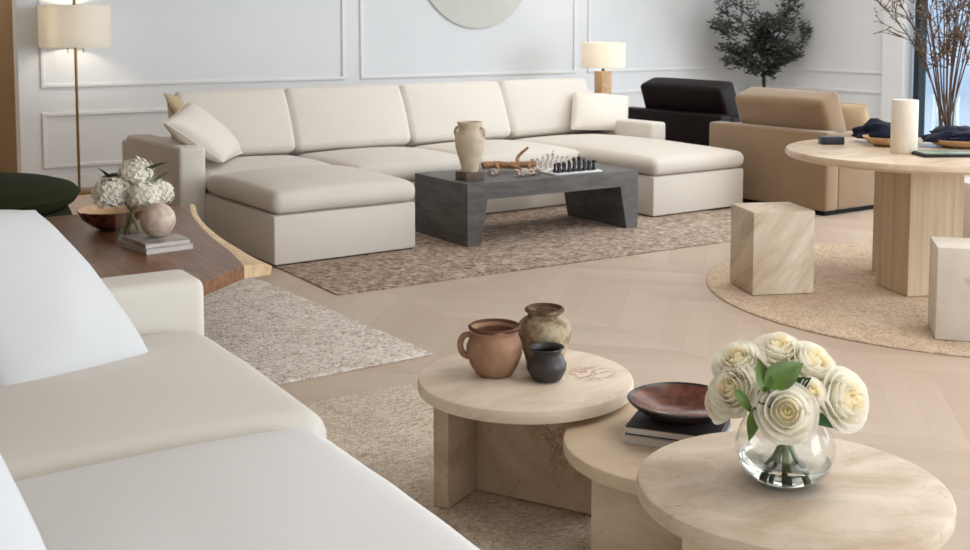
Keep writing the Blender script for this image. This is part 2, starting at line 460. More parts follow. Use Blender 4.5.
# window mullions on the right wall
def window(i, y0, y1):
    f = struct('window_%d' % i, new_frame(y0, y1), M['mullion'])
    g = obj('pane', box(11.26, 11.27, y0+.05, y1-.05, .15, 3.2), M['pane'], f, smooth=False)
def new_frame(y0, y1):
    bm = box(11.2, 11.33, y0, y0+.07, .1, 3.25)
    box(11.2, 11.33, y1-.07, y1, .1, 3.25, bm=bm)
    box(11.2, 11.33, y0+.07, y1-.07, .1, .17, bm=bm); box(11.2, 11.33, y0+.07, y1-.07, 3.18, 3.25, bm=bm)
    return bm
ys = [8.49, 6.6, 4.6, 2.6, .6, -1.4, -3.4]
for i in range(len(ys)-1): window(i+1, ys[i+1], ys[i])
struct('window_side', box(11.26, 11.27, 8.49, 8.57, .1, 3.25), M['pane'])
# mouldings
tn = [0]
def frame_back(x0, x1, z0, z1, y=11.1, w=.035, d=.022):
    tn[0] += 1
    bm = new()
    for a in ((x0, x1, z0, z0+w), (x0, x1, z1-w, z1), (x0, x0+w, z0+w, z1-w), (x1-w, x1, z0+w, z1-w)):
        box(a[0], a[1], y-d, y, a[2], a[3], .006, 2, bm=bm)
    struct('trim_%d' % tn[0], bm, M['trim_paint'])
def frame_right(y0, y1, z0, z1, x=11.2, w=.035, d=.022):
    tn[0] += 1
    bm = new()
    for a in ((y0, y1, z0, z0+w), (y0, y1, z1-w, z1), (y0, y0+w, z0+w, z1-w), (y1-w, y1, z0+w, z1-w)):
        box(x-d, x, a[0], a[1], a[2], a[3], .006, 2, bm=bm)
    struct('trim_%d' % tn[0], bm, M['trim_paint'])
for x0, x1 in ((2.21, 5.28), (5.46, 8.33), (8.51, 11.12)):
    frame_back(x0, x1, .95, 3.2); frame_back(x0, x1, .2, .72)
frame_right(8.87, 11.03, .95, 3.2); frame_right(8.87, 11.03, .2, .75)
tn[0] += 1
bm = new()
for z in (.99, .74): box(-3, 2.0, 13.17, 13.2, z, z+.04, .006, bm=bm)
struct('trim_%d' % tn[0], bm, M['tan_wall'])
struct('baseboard_back', box(2.02, 11.2, 11.08, 11.1, 0, .13, .006), M['trim_paint'])
struct('baseboard_right', box(11.18, 11.2, 8.87, 11.08, 0, .13, .006), M['trim_paint'])
# outside
struct('ground_outside', box(11.4, 40, -25, 40, -.25, -.12), M['pavement'])
struct('facade_outside', box(24, 25, -20, 45, -.2, 7), M['facade'])

# ------------------------------------------------------------------ rugs
def rug(name, label, x0, x1, y0, y1, mat, rot=0, z=.0, h=.008):
    cx, cy = (x0+x1)/2, (y0+y1)/2
    bm = box(x0-cx, x1-cx, y0-cy, y1-cy, 0, h, .005)
    o = obj(name, bm, mat, loc=(cx, cy, z), rot=(0, 0, rot)); tag(o, label, 'rug'); return o
rug('jute_rug', 'brown woven jute rug under the charcoal stone coffee table and sectional sofa', 2.72, 6.55, 5.84, 9.6, M['jute_brown'])
rug('wool_rug', 'pale grey wool loop rug in front of the walnut slab table', .2, 2.53, 4.47, 6.72, M['wool'], radians(3), 0, .014)
rug('sisal_rug', 'beige sisal rug under the three round stone tables and the near sofa', -.6, 2.48, .3, 4.2, M['sisal'])
def round_rug():
    R = 1.43; prof = [(0, .012)]; n = 46
    for i in range(1, n*2+1):
        r = R*i/(n*2); prof.append((r, .012+(.002 if i % 2 else -.002)))
    prof += [(R+.006, .006), (R+.004, 0)]
    o = obj('round_jute_rug', lathe(prof, 120), M['jute_round'], loc=(5.8, 4.036, 0), angle=60)
    tag(o, 'round braided jute rug under the round travertine dining table', 'rug')
round_rug()

# ------------------------------------------------------------------ sectional sofa
def sofa():
    t = thing('sectional_sofa', 'long oatmeal U-shaped sectional sofa with two chaises along the back wall', 'sofa', (2.70, 6.72, .008), radians(2.7))
    L = M['linen']
    xs = [0, 1.055, 2.15, 3.225, 4.27]
    def ob(n, bm, m=L, **k): return obj(n, bm, m, t, world=False, **k)
    ZB = .322
    base = box(xs[0], xs[1]-.012, 0, 2.3, .006, ZB, .018)
    box(xs[3]+.012, xs[4], 0, 2.3, .006, ZB, .018, bm=base)
    box(xs[1]-.012, xs[3]+.012, .88, 2.3, .006, ZB, .018, bm=base)
    ob('base', base)
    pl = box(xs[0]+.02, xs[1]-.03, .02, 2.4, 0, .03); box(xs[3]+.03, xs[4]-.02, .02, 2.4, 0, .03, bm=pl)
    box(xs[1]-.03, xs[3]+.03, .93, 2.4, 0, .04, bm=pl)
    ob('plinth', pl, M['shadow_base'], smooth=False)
    def cu(name, x0, x1, y0, y1, **k):
        return ob(name, xf(cushion((x1-x0)/2, (y1-y0)/2, .068, **k), ((x0+x1)/2, (y0+y1)/2, .395)), angle=70)
    ch = dict(r=.062, crown=.06, side=.008)
    cu('chaise_cushion', -.006, xs[1]-.004, -.02, 1.13, seed=1, **ch)
    cu('seat_cushion', .02, xs[1]-.004, 1.14, 1.95, r=.062, crown=.04, side=.006, seed=2)
    cu('seat_cushion', xs[1]+.004, xs[2]-.004, .84, 1.95, r=.062, crown=.055, side=.01, seed=3)
    cu('seat_cushion', xs[2]+.004, xs[3]-.004, .84, 1.95, r=.062, crown=.055, side=.01, seed=4)
    cu('chaise_cushion', xs[3]+.004, xs[4]+.006, -.02, 1.95, seed=5, **ch)
    for i in range(4):
        lo = xs[i]+(.13 if i == 0 else .004); hi = xs[i+1]-.004
        ob('back_cushion', xf(cushion((hi-lo)/2, .125, .272, r=.05, crown=.012, side=.03, seed=7+i), ((lo+hi)/2, 2.05, .715), (radians(-24), 0, 0)), angle=70)
    ob('back_frame', box(-.17, xs[4]+.2, 2.26, 2.46, .025, .62, .03, 3))
    ob('arm', box(-.185, .012, 1.135, 2.3, .006, .665, .028, 3))
    ob('arm', box(xs[4]+.008, xs[4]+.2, 1.135, 2.3, .025, .62, .028, 3))
sofa()
pillow('throw_pillow', 'ivory square throw pillow leaning over the sectional left arm', [(3.17, 8.48, .53), (2.83, 7.98, .53), (2.38, 7.96, .85), (2.74, 8.52, .95)], .12, M['linen_pillow'], 3)
pillow('throw_pillow', 'tan throw pillow tucked behind the ivory pillow at the sectional left arm', [(3.0, 8.7, .52), (2.8, 8.4, .52), (2.62, 8.72, 1.01), (2.88, 8.92, .95)], .05, M['tan_pillow'], 9, pinch=.03)
pillow('throw_pillow', 'ivory square throw pillow by the right arm of the sectional', [(6.40, 8.60, .55), (7.04, 8.54, .52), (7.22, 8.74, .83), (6.58, 8.80, .89)], .09, M['linen_pillow'], 5, pinch=.03)

# ------------------------------------------------------------------ near sofa
def near_sofa():
    t = thing('sofa', 'white sofa in the left foreground with two deep seat cushions', 'sofa', (.6, 2.6, .012))
    F = M['near_cotton_shaded']
    obj('base', box(-.05, 1.2, .6, 4.1, .04, .27, .02), F, t)
    for i, (x, y) in enumerate(((.02, .7), (1.12, .7), (.02, 4.0), (1.12, 4.0))):
        obj('foot', xf(lathe([(0, .012), (.03, .012), (.035, .05), (0, .05)], 16), (x, y, 0)), M['shadow_base'], t)
    def cu(name, cx, cy, cz, hx, hy, hz, m=F, **k):
        rot = k.pop('rot', (0, 0, 0))
        return obj(name, xf(cushion(hx, hy, hz, k=18, **k), (cx, cy, cz), rot), m, t, angle=70)
    cu('seat_cushion', .765, 3.335, .385, .525, .54, .085, r=.075, crown=.05, side=.015, seed=21, nz=.004)
    cu('seat_cushion', .725, 2.24, .39, .495, .535, .085, m=M['near_cotton_lit'], r=.075, crown=.055, side=.015, seed=22, nz=.004)
    cu('seat_cushion', .725, 1.16, .39, .495, .53, .085, m=M['near_cotton_lit'], r=.075, crown=.055, side=.015, seed=23, nz=.004)
    obj('arm', box(-.05, 1.315, 3.91, 4.15, .04, .63, .04, 4), F, t)
    obj('arm', box(-.05, 1.315, .38, .62, .04, .63, .04, 4), F, t)
    obj('backrest', xf(cushion(.12, 1.86, .34, r=.06, crown=.01, nz=.004, seed=6), (.05, 2.24, .37)), F, t, angle=70)
near_sofa()
pillow('scatter_pillow', 'large white pillow propped against the near sofa arm', [(.54, 3.37, .455), (1.03, 3.52, .475), (.74, 3.85, .945), (.24, 3.70, .945)], .13, M['near_pillow'], 12, pinch=.02, rc=.13)
pillow('scatter_pillow', 'white pillow cut off at the bottom left corner on the near sofa', [(.1, 1.98, .49), (.44, 2.1, .5), (.28, 2.42, .9), (-.05, 2.3, .9)], .09, M['near_pillow'], 15, pinch=.02, rc=.1)

# ------------------------------------------------------------------ charcoal coffee table
def coffee():
    t = thing('coffee_table', 'charcoal stone coffee table with slab legs on the brown jute rug', 'coffee table', (4.81, 7.01, .012))
    m = M['dark_stone']; x0, x1, y0, y1, zt = 4.06, 5.56, 6.62, 7.36, .44
    obj('tabletop', box(x0, x1, y0, y1, zt-.115, zt), m, t, smooth=False)
    zb = zt-.115
    obj('leg', prism([(x0, .008), (x0+.105, .008), (x0+.165, zb), (x0, zb)], y0, y1, axis='y'), m, t, smooth=False)
    obj('leg', prism([(x1-.105, .008), (x1, .008), (x1, zb), (x1-.165, zb)], y0, y1, axis='y'), m, t, smooth=False)
coffee()
ZT = .44
def cream_vase():
    t = thing('amphora_vase', 'cream stoneware vase with small ears on a stone block on the charcoal table', 'vase', (4.215, 6.84, ZT))
    obj('base_block', box(-.075, .075, -.075, .075, 0, .055, .004), M['vase_base'], t, world=False)
    pr = [(0, .055), (.055, .056), (.06, .065), (.062, .09), (.082, .16), (.102, .23), (.107, .28), (.1, .32), (.084, .345), (.08, .36), (.084, .385), (.09, .398), (.088, .408), (.074, .406), (.066, .385), (.066, .34), (.07, .29), (0, .1)]
    obj('body', lathe(pr, 36, wob=.02), M['cream_vase'], t, world=False)
    for a in (2.2, 5.3):
        d = Vector((cos(a), sin(a), 0))
        obj('ear', tube(smooth_path([d*.078+Vector((0, 0, .37)), d*.103+Vector((0, 0, .36)), d*.112+Vector((0, 0, .33)), d*.1+Vector((0, 0, .3))]), .011, n=8), M['cream_vase'], t, world=False)
cream_vase()
def driftwood():
    bm = new()
    P = smooth_path([(4.60, 7.10, ZT+.05), (4.72, 7.08, ZT+.055), (4.84, 7.02, ZT+.045), (4.98, 6.98, ZT+.055), (5.0, 7.0, ZT+.04)], 5)
    P = [p+Vector((0, 0, .008*noise.noise(p*30))) for p in P]
    tube(P, .028, .02, 8, bm)
    for a, b, c in (((4.7, 7.08, ZT+.05), (4.67, 7.0, ZT+.03), (4.64, 6.97, ZT+.01)), ((4.86, 7.02, ZT+.05), (4.9, 7.08, ZT+.10), (4.97, 7.05, ZT+.17)), ((4.8, 7.03, ZT+.04), (4.82, 6.95, ZT+.03), (4.85, 6.93, ZT+.012)), ((4.93, 6.99, ZT+.05), (4.9, 6.93, ZT+.03), (4.93, 6.9, ZT+.012))):
        tube(smooth_path([a, b, c], 5), .018, .009, 7, bm)
    xf(bm, (-.10, .02, 0))
    o = obj('driftwood', bm, M['driftwood']); tag(o, 'gnarled brown driftwood branch lying across the charcoal coffee table', 'driftwood')
driftwood()
def coral(x, y, r, seed, label):
    bm = new(); rnd = random.Random(seed)
    for i in range(7):
        a = rnd.uniform(0, 2*pi); l = r*rnd.uniform(.6, 1.2)
        q = Vector((cos(a)*l, sin(a)*l, rnd.uniform(.15, .9)*r))
        tube(smooth_path([(0, 0, .012), q*.5+Vector((0, 0, .02)), Vector((q.x, q.y, max(.012, q.z)))], 4), .014, .009, 6, bm)
    bmesh.ops.create_icosphere(bm, subdivisions=2, radius=.02, matrix=Matrix.Translation((0, 0, .02)))
    o = obj('coral', bm, M['coral'], loc=(x, y, ZT)); tag(o, label, 'coral')
coral(4.47, 6.94, .05, 1, 'small bleached coral clump beside the cream vase on the charcoal table')
coral(4.61, 6.78, .065, 2, 'larger bleached coral clump in front of the driftwood near the table edge')
coral(4.74, 6.80, .055, 3, 'bleached coral clump between the driftwood and the chessboard')

# chess
def chess():
    bx, by = 5.05, 6.87
    t = thing('chessboard', 'white marble chessboard at the right end of the charcoal coffee table', 'chessboard', (bx, by, ZT))
    obj('frame', box(-.215, .215, -.195, .195, 0, .014, .003), M['board'], t, world=False)
    obj('playing_field', box(-.184, .184, -.184, .184, .0135, .016), M['chequer'], t, smooth=False, world=False)
    z = ZT+.016
    prof = {
     'pawn': [(0, 0), (.014, 0), (.014, .005), (.008, .012), (.006, .026), (.009, .028), (.006, .031), (.0085, .038), (.006, .045), (0, .047)],
     'rook': [(0, 0), (.016, 0), (.016, .006), (.01, .014), (.009, .04), (.013, .042), (.013, .054), (.009, .054), (.009, .05), (0, .05)],
     'knight': [(0, 0), (.016, 0), (.016, .006), (.01, .014), (.009, .022), (.0, .024)],
     'bishop': [(0, 0), (.016, 0), (.016, .006), (.009, .014), (.006, .04), (.01, .043), (.006, .046), (.0095, .056), (.004, .066), (.003, .069), (0, .071)],
     'queen': [(0, 0), (.017, 0), (.017, .007), (.01, .015), (.007, .052), (.011, .055), (.008, .058), (.013, .074), (.006, .076), (.003, .081), (0, .082)],
     'king': [(0, 0), (.018, 0), (.018, .007), (.01, .015), (.008, .056), (.012, .059), (.009, .062), (.013, .078), (.006, .082), (0, .083)]}
    meshes = {}
    for side, m in (('dark', M['chess_dark']), ('pale', M['chess_light'])):
        for kind, pf in prof.items():
            bm = lathe(pf, 14)
            if kind == 'king': box(-.002, .002, -.002, .002, .082, .096, bm=bm); box(-.006, .006, -.002, .002, .087, .091, bm=bm)
            if kind == 'knight':
                h = prism([(-.008, .02), (.009, .02), (.008, .034), (.012, .05), (.004, .06), (-.004, .056), (-.016, .046), (-.013, .038), (-.003, .042)], -.006, .006, .002, axis='y')
                me0 = bpy.data.meshes.new('h'); h.to_mesh(me0); h.free(); bm.from_mesh(me0); bpy.data.meshes.remove(me0)
            xf(bm, scale=(1.25, 1.25, 1.3)); bmesh.ops.recalc_face_normals(bm, faces=bm.faces)
            me = bpy.data.meshes.new(kind); bm.to_mesh(me); bm.free(); me.materials.append(m)
            me.polygons.foreach_set('use_smooth', [True]*len(me.polygons)); me.set_sharp_from_angle(angle=radians(40)); meshes[side, kind] = me
    back = ['rook', 'knight', 'bishop', 'queen', 'king', 'bishop', 'knight', 'rook']
    def put(side, kind, i, j, label, group):
        o = bpy.data.objects.new('chess_'+kind, meshes[side, kind]); C.objects.link(o)
        o.location = (bx-.161+.046*i, by-.161+.046*j, z); o.rotation_euler = (0, 0, pi/2 if side == 'dark' else -pi/2)
        tag(o, label, 'chess piece', group)
    for i in range(8):
        put('dark', back[i], i, 0, 'dark chess piece in the row along the board near edge', 'dark chess pieces in the near row')
        put('dark', 'pawn', i, 1, 'dark pawn standing just behind the near row of dark pieces', 'dark pawns on the board')
        put('pale', back[i], i, 7, 'pale chess piece in the row along the board far edge', 'pale chess pieces in the far row')
        put('pale', 'pawn', i, 6, 'pale pawn standing in front of the far row of pale pieces', 'pale pawns on the board')
chess()

# ------------------------------------------------------------------ armchairs
def armchair(label, mat, loc, rz, w=.59, cw=.425, cx=.19, cy=0):
    t = thing('armchair', label, 'armchair', loc, rz)
    def ob(n, bm, m=mat, **k): return obj(n, bm, m, t, world=False, **k)
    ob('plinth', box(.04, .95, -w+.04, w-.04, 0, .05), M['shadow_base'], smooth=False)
    ob('back_frame', box(0, .16, -w, w, .04, .675, .025, 3))
    ob('arm', box(.15, 1.0, -w, -w+.17, .04, .655, .025, 3)); ob('arm', box(.15, 1.0, w-.17, w, .04, .655, .025, 3))
    ob('seat_base', box(.15, .98, -w+.17, w-.17, .04, .26, .015))
    ob('seat_cushion', xf(cushion(.43, w-.175, .09, r=.05, crown=.03, seed=2), (.58, 0, .345)), angle=70)
    ob('back_cushion', xf(cushion(.12, cw, .27, r=.045, crown=.012, side=.02, seed=3), (cx, cy, .70), (0, radians(-20), 0)), angle=70)
armchair('tan suede armchair seen from behind, right of the sectional', M['tan_leather'], (7.11, 6.84, 0), radians(2.2), .645, .475, .24, -.075)
armchair('black brown leather armchair behind the sectional right arm', M['dark_leather'], (7.62, 8.62, 0), radians(2.2), .7, .56, .28, -.03)
pillow('lumbar_pillow', 'olive tan pillow resting on the tan armchair right side', [(7.86, 6.70, .44), (8.02, 6.40, .44), (7.90, 6.45, .86), (7.80, 6.71, .86)], .09, M['tan_pillow'], 31, pinch=.02)

# ------------------------------------------------------------------ round stone tables
def stone_table(label, c, r, zt, mat, legm, corner, dirB, lenA, lenB, back=0.0, th=.045):
    t = thing('side_table', label, 'table', (c[0], c[1], .012))
    top = lathe([(0, 0), (r-.012, 0), (r-.003, .004), (r, .013), (r, th-.013), (r-.003, th-.004), (r-.012, th), (0, th)], 96)
    obj('tabletop', xf(top, (0, 0, zt-th-.012)), mat, t, world=False)
    d = Vector((cos(dirB), sin(dirB))); a = Vector((d.y, -d.x))
    # a points from the corner towards the outer edge of panel A, d along panel B
    o = Vector(corner)-Vector(c); w = .055
    def panel(p, u, v, l, wd):
        q = [p, p+u*l, p+u*l+v*wd, p+v*wd]; return prism([(k.x, k.y) for k in q], 0, zt-th-.012, .004)
    obj('leg', panel(o+d*(0 if lenA else w)+a*(-back-.0 if lenA else -back-w), a, -d, lenA+back, w), legm, t, world=False)
    obj('leg', panel(o, d, -a, lenB, w), legm, t, world=False)
stone_table('round travertine side table holding the clay pots', (2.048, 2.986), .346, .40, M['trav_a'], M['trav_leg'], (1.925, 3.09), radians(-61), .175, .43, .12)
stone_table('low round travertine side table with books and the brown bowl', (2.21, 2.415), .347, .335, M['trav_b'], M['trav_b'], (1.915, 2.467), radians(-61), 0, .40, .3)
stone_table('round travertine side table with the white roses', (2.07, 1.882), .37, .42, M['trav_c'], M['trav_b'], (1.80, 1.97), radians(-61), 0, .42, .3)

# pots on the first table
def jug():
    t = thing('clay_jug', 'terracotta jug with one loop handle at the left of the pots', 'jug', (1.972, 3.05, .40))
    pr = [(0, 0), (.052, 0), (.06, .006), (.078, .035), (.09, .07), (.09, .095), (.08, .122), (.072, .135), (.074, .142), (.082, .15), (.084, .157), (.079, .16), (.072, .153), (.066, .142), (.07, .13), (.08, .1), (.078, .06), (.05, .015), (0, .01)]
    b = lathe(pr, 44, wob=.03, seed=3)
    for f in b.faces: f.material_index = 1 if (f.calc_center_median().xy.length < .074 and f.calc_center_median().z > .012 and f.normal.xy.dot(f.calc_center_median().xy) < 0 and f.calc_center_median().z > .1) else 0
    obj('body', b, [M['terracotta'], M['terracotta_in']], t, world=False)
    obj('rim', lathe([(.073, .1515), (.078, .147), (.0825, .149), (.0855, .157), (.0795, .1615), (.0735, .157), (.073, .1515)], 44), M['pot_rim'], t, world=False, label='dark sooty rim')
    d = Vector((-.86, .5, 0))
    obj('handle', tube(smooth_path([d*.074+Vector((0, 0, .132)), d*.1+Vector((0, 0, .126)), d*.111+Vector((0, 0, .1)), d*.104+Vector((0, 0, .072)), d*.084+Vector((0, 0, .058))]), .0095, .011, 10), M['terracotta'], t, world=False)
jug()
def jar():
    t = thing('clay_jar', 'mottled olive clay jar with a rust rim at the back of the pots', 'jar', (2.165, 3.045, .40))
    pr = [(0, 0), (.05, 0), (.056, .006), (.066, .04), (.08, .085), (.087, .115), (.083, .14), (.066, .158), (.054, .164), (.052, .17), (.056, .178), (.063, .184), (.063, .19), (.056, .192), (.048, .186), (.045, .17), (.05, .155), (.07, .12), (.05, .02), (0, .015)]
    pr = [(r*1.04, z*1.0) for r, z in pr]
    obj('body', lathe(pr, 44, wob=.02, seed=8), M['olive_pot'], t, world=False)
    obj('rim', lathe([(r*1.03, z*1.0) for r, z in [(.0475, .186), (.0535, .176), (.0625, .182), (.0645, .189), (.0575, .1945), (.05, .19), (.0475, .186)]], 40), M['pot_rim'], t, world=False, label='rust brown rim')
jar()
def pot():
    pr = [(0, 0), (.03, 0), (.04, .006), (.052, .03), (.053, .045), (.045, .062), (.038, .072), (.039, .08), (.047, .088), (.046, .091), (.04, .088), (.034, .08), (.034, .07), (.044, .05), (.03, .012), (0, .01)]
    pr = [(r*1.2, z*1.18) for r, z in pr]
    o = obj('clay_pot', lathe(pr, 40, wob=.02, seed=5), M['black_pot'], loc=(2.078, 2.91, .40))
    tag(o, 'small black burnished clay pot in front of the olive jar', 'pot')
pot()

# books and bowl on the low table
def book(name, label, cx, cy, z, w, d, h, rz, cover, group=None, spine=-1):
    t = thing('book', label, 'book', (cx, cy, z), rz, group)
    c = .003
    cov = box(-w/2, w/2, -d/2, d/2, 0, c); box(-w/2, w/2, -d/2, d/2, h-c, h, bm=cov)
    box(w/2*spine, w/2*spine-spine*c, -d/2, d/2, c, h-c, bm=cov)
    obj('cover', cov, cover, t, smooth=False, world=False)
    obj('pages', box(-w/2+.004, w/2-.004, -d/2+.004, d/2-.004, c, h-c), M['pages'], t, smooth=False, world=False)
    return t
book('book', 'pale grey book at the bottom of the pair under the brown bowl', 2.203, 2.43, .335, .27, .21, .026, radians(-55), M['book_light'], spine=1)
book('book', 'charcoal covered book directly under the brown bowl', 2.206, 2.434, .361, .262, .205, .024, radians(-54), M['book_grey'], spine=1)
def brown_bowl():
    t = thing('bowl', 'red brown turned wood bowl on the stacked books', 'bowl', (2.228, 2.444, .385))
    pr = [(0, 0), (.06, 0), (.066, .003), (.1, .018), (.132, .04), (.138, .046), (.134, .047), (.126, .042), (.098, .026), (.07, .014), (.064, .011), (0, .01)]
    obj('body', lathe([(r*1.14, z*1.2) for r, z in pr], 64), M['bowl_wood'], t, world=False)
    obj('rim', lathe([(r*1.14, z*1.2) for r, z in [(.097, .0155), (.133, .039), (.1395, .0465), (.1345, .0488), (.131, .0455), (.1, .0185), (.097, .0155)]], 64), M['dark_rim'], t, world=False, label='charred dark rim')
brown_bowl()

# ------------------------------------------------------------------ roses in a glass bowl
VX, VY, VZ = 2.062, 1.897, .42
def bowl_vase():
    t = thing('glass_vase', 'clear glass globe vase of roses on the front round table', 'vase', (VX, VY, VZ))
    pr = [(0, 0), (.05, 0), (.076, .007), (.104, .034), (.117, .07), (.118, .095), (.108, .13), (.095, .152), (.093, .158)]
    inn = [(r*.965, z+.003) for r, z in pr[::-1] if r > .01]
    obj('bowl', lathe(pr+inn+[(0, .005)], 64), M['glass'], t, world=False, angle=70)
    wp = [(0, .006), (.047, .006), (.073, .013), (.1, .038), (.108, .056), (0, .056)]
    obj('water', lathe(wp, 64), M['water'], t, world=False)
bowl_vase()

def petal_surf(bm, th, R, w, z0, z1, curl, seed, nu=8, nv=7, mi=0):
    rows = []
    for j in range(nv+1):
        v = j/nv; row = []
        wd = w*(.35+.65*sin(min(1, v*1.15)*pi/2))*(1 if v < .8 else 1-.22*((v-.8)/.2)**2)
        for i in range(nu+1):
            u = -1+2*i/nu
            r = R*(.28+.72*min(1, v*1.35)**.65)
            if v > .62: r += curl*((v-.62)/.38)**2*(1+.3*u*u)
            z = z0+(z1-z0)*(v-.16*u**4*v)
            if v > .8: z -= curl*.55*((v-.8)/.2)**2
            a = th+u*wd
            wv = .010*noise.noise(Vector((u*2+seed, v*2, seed*.7)))
            row.append(bm.verts.new(((r+wv)*cos(a), (r+wv)*sin(a), z+wv)))
        rows.append(row)
    for j in range(nv):
        for i in range(nu):
            f = bm.faces.new((rows[j][i], rows[j][i+1], rows[j+1][i+1], rows[j+1][i])); f.material_index = mi

def rose_bloom(seed, openness=1.0):
    rnd = random.Random(seed); bm = new()
    layers = [(.11, 2, 1.9, .92, -.05, 1), (.21, 3, 1.35, .95, -.02, 1), (.33, 3, 1.3, .95, .01, 1), (.46, 4, 1.08, .90, .05, 0), (.60, 4, 1.1, .80, .09, 0), (.74, 5, .95, .64, .13, 0), (.86, 5, .98, .42, .17, 0)]
    for k, (R, n, w, z1, curl, mi) in enumerate(layers):
        if openness < .8 and k > 5: continue
        for i in range(n):
            a = 2*pi*(i+.5*(k % 2))/n+rnd.uniform(-.15, .15)+k*.6
            petal_surf(bm, a, R*(1+rnd.uniform(-.03, .03)), w, -.62+.05*k, z1*.8+rnd.uniform(-.04, .04), curl, seed*3.1+k*7+i, mi=mi)
    # calyx core so that no gap shows inside
    bmesh.ops.create_uvsphere(bm, u_segments=14, v_segments=8, radius=.62, matrix=Matrix.Translation((0, 0, -.12)) @ Matrix.Diagonal((1, 1, .9, 1)))
    return bm

def leaf_mesh(L, W, bend=.3, bm=None, m=None):
    bm = bm or new(); g = []; n = 8
    for i in range(n+1):
        t = i/n; w = W*sin(pi*t**.8)*(1-.2*t); z = -bend*L*t*t
        row = [bm.verts.new((L*t, s*w, z+abs(s)*w*.35)) for s in (-1, -.5, 0, .5, 1)]
        if m is not None:
            for v in row: v.co = m @ v.co
        g.append(row)
    for a, b in zip(g, g[1:]):
        for k in range(4): bm.faces.new((a[k], b[k], b[k+1], a[k+1]))
    return bm

def aim(d):
    d = Vector(d).normalized(); return d.to_track_quat('Z', 'Y').to_matrix().to_4x4()

def rose(label, p, d, R, seed, op=1.0, leaves=()):
    """p: bloom centre relative to the vase, d: facing direction"""
    c = Vector((VX, VY, VZ))+Vector(p)
    t = thing('rose', label, 'rose', c, 0, 'white roses in the glass globe vase')
    bm = rose_bloom(seed, op)
    bmesh.ops.transform(bm, matrix=aim(d) @ Matrix.Scale(R, 4), verts=bm.verts)
    obj('bloom', bm, [M['rose'], M['rose_heart']], t, world=False, angle=75)
    dd = Vector(d).normalized(); s0 = -dd*R*.55
    a = math.atan2(p[1], p[0]); tip = Vector((-cos(a)*.045, -sin(a)*.045, .022))-Vector(p)
    neck = Vector((cos(a)*.012, sin(a)*.012, .135))-Vector(p)
    obj('stem', tube(smooth_path([s0, s0*.5+neck*.5+Vector((0, 0, .01)), neck, neck*.5+tip*.5, tip], 5), .0058, n=7), M['stem'], t, world=False)
    for ld, L, W, off, mt in leaves:
        lx = Vector(ld).normalized(); lz = (-CAMF*.8+UP*.5+CAMR*.1); lz = (lz-lx*lz.dot(lx)).normalized(); ly = lz.cross(lx)
        m = Matrix.Translation(Vector(off)-Vector(p)) @ Matrix((lx, ly, lz)).transposed().to_4x4()
        obj('leaf', leaf_mesh(L, W, .25, m=m), mt, t, world=False, angle=80)
CAMR = Vector((cos(radians(32.4)), -sin(radians(32.4)), 0)); CAMF = Vector((sin(radians(32.4)), cos(radians(32.4)), 0)); UP = Vector((0, 0, 1))
def cr(r, f, u): return CAMR*r+CAMF*f+UP*u
LG, LD = M['leaf'], M['leaf_dark']
rose('ivory rose fully open at the front centre of the bouquet', cr(-.024, -.085, .197), cr(-.12, -.85, .42), .073, 11)
rose('large ivory rose at the right side of the bouquet', cr(.125, -.012, .205), cr(.5, -.75, .35), .076, 12)
rose('ivory rose at the upper right behind the small bud', cr(.068, .05, .262), cr(.4, -.5, .8), .072, 13)
rose('small half-open cream rose bud right of the front rose', cr(.04, -.06, .237), cr(.25, -.8, .6), .040, 14, .6)
rose('ivory rose at the top of the bouquet behind the big leaf', cr(.0, .075, .288), cr(0, -.35, .9), .066, 15, leaves=[(cr(.8, .1, .45), .115, .036, cr(-.075, -.085, .262), LG)])
rose('ivory rose at the upper left of the bouquet', cr(-.1, .05, .270), cr(-.4, -.4, .85), .066, 16, leaves=[(cr(-.12, .2, .95), .085, .022, cr(-.07, -.09, .245), LG)])
rose('ivory rose at the middle left with a thin leaf across it', cr(-.118, .0, .222), cr(-.7, -.55, .5), .068, 17, leaves=[(cr(.55, -.1, -.6), .075, .015, cr(-.145, -.085, .255), LG), (cr(-.12, -.2, -.95), .085, .018, cr(-.095, -.085, .215), LG)])
rose('ivory rose at the lower left edge hanging over the brown bowl side', cr(-.135, .04, .19), cr(-.95, -.15, .25), .062, 18)
rose('ivory rose hidden low at the back of the bouquet', cr(.03, .115, .215), cr(.1, .9, .4), .066, 19, leaves=[(cr(.6, -.7, -.1), .06, .018, cr(.045, -.05, .18), LD), (cr(-.4, -.8, .3), .065, .024, cr(-.05, -.05, .215), LD), (cr(-.6, -.6, .0), .06, .02, cr(-.06, -.05, .195), LD), (cr(.5, -.6, .6), .06, .02, cr(.0, -.04, .24), LD), (cr(-.1, -.8, .5), .07, .026, cr(-.05, -.05, .225), LD)])

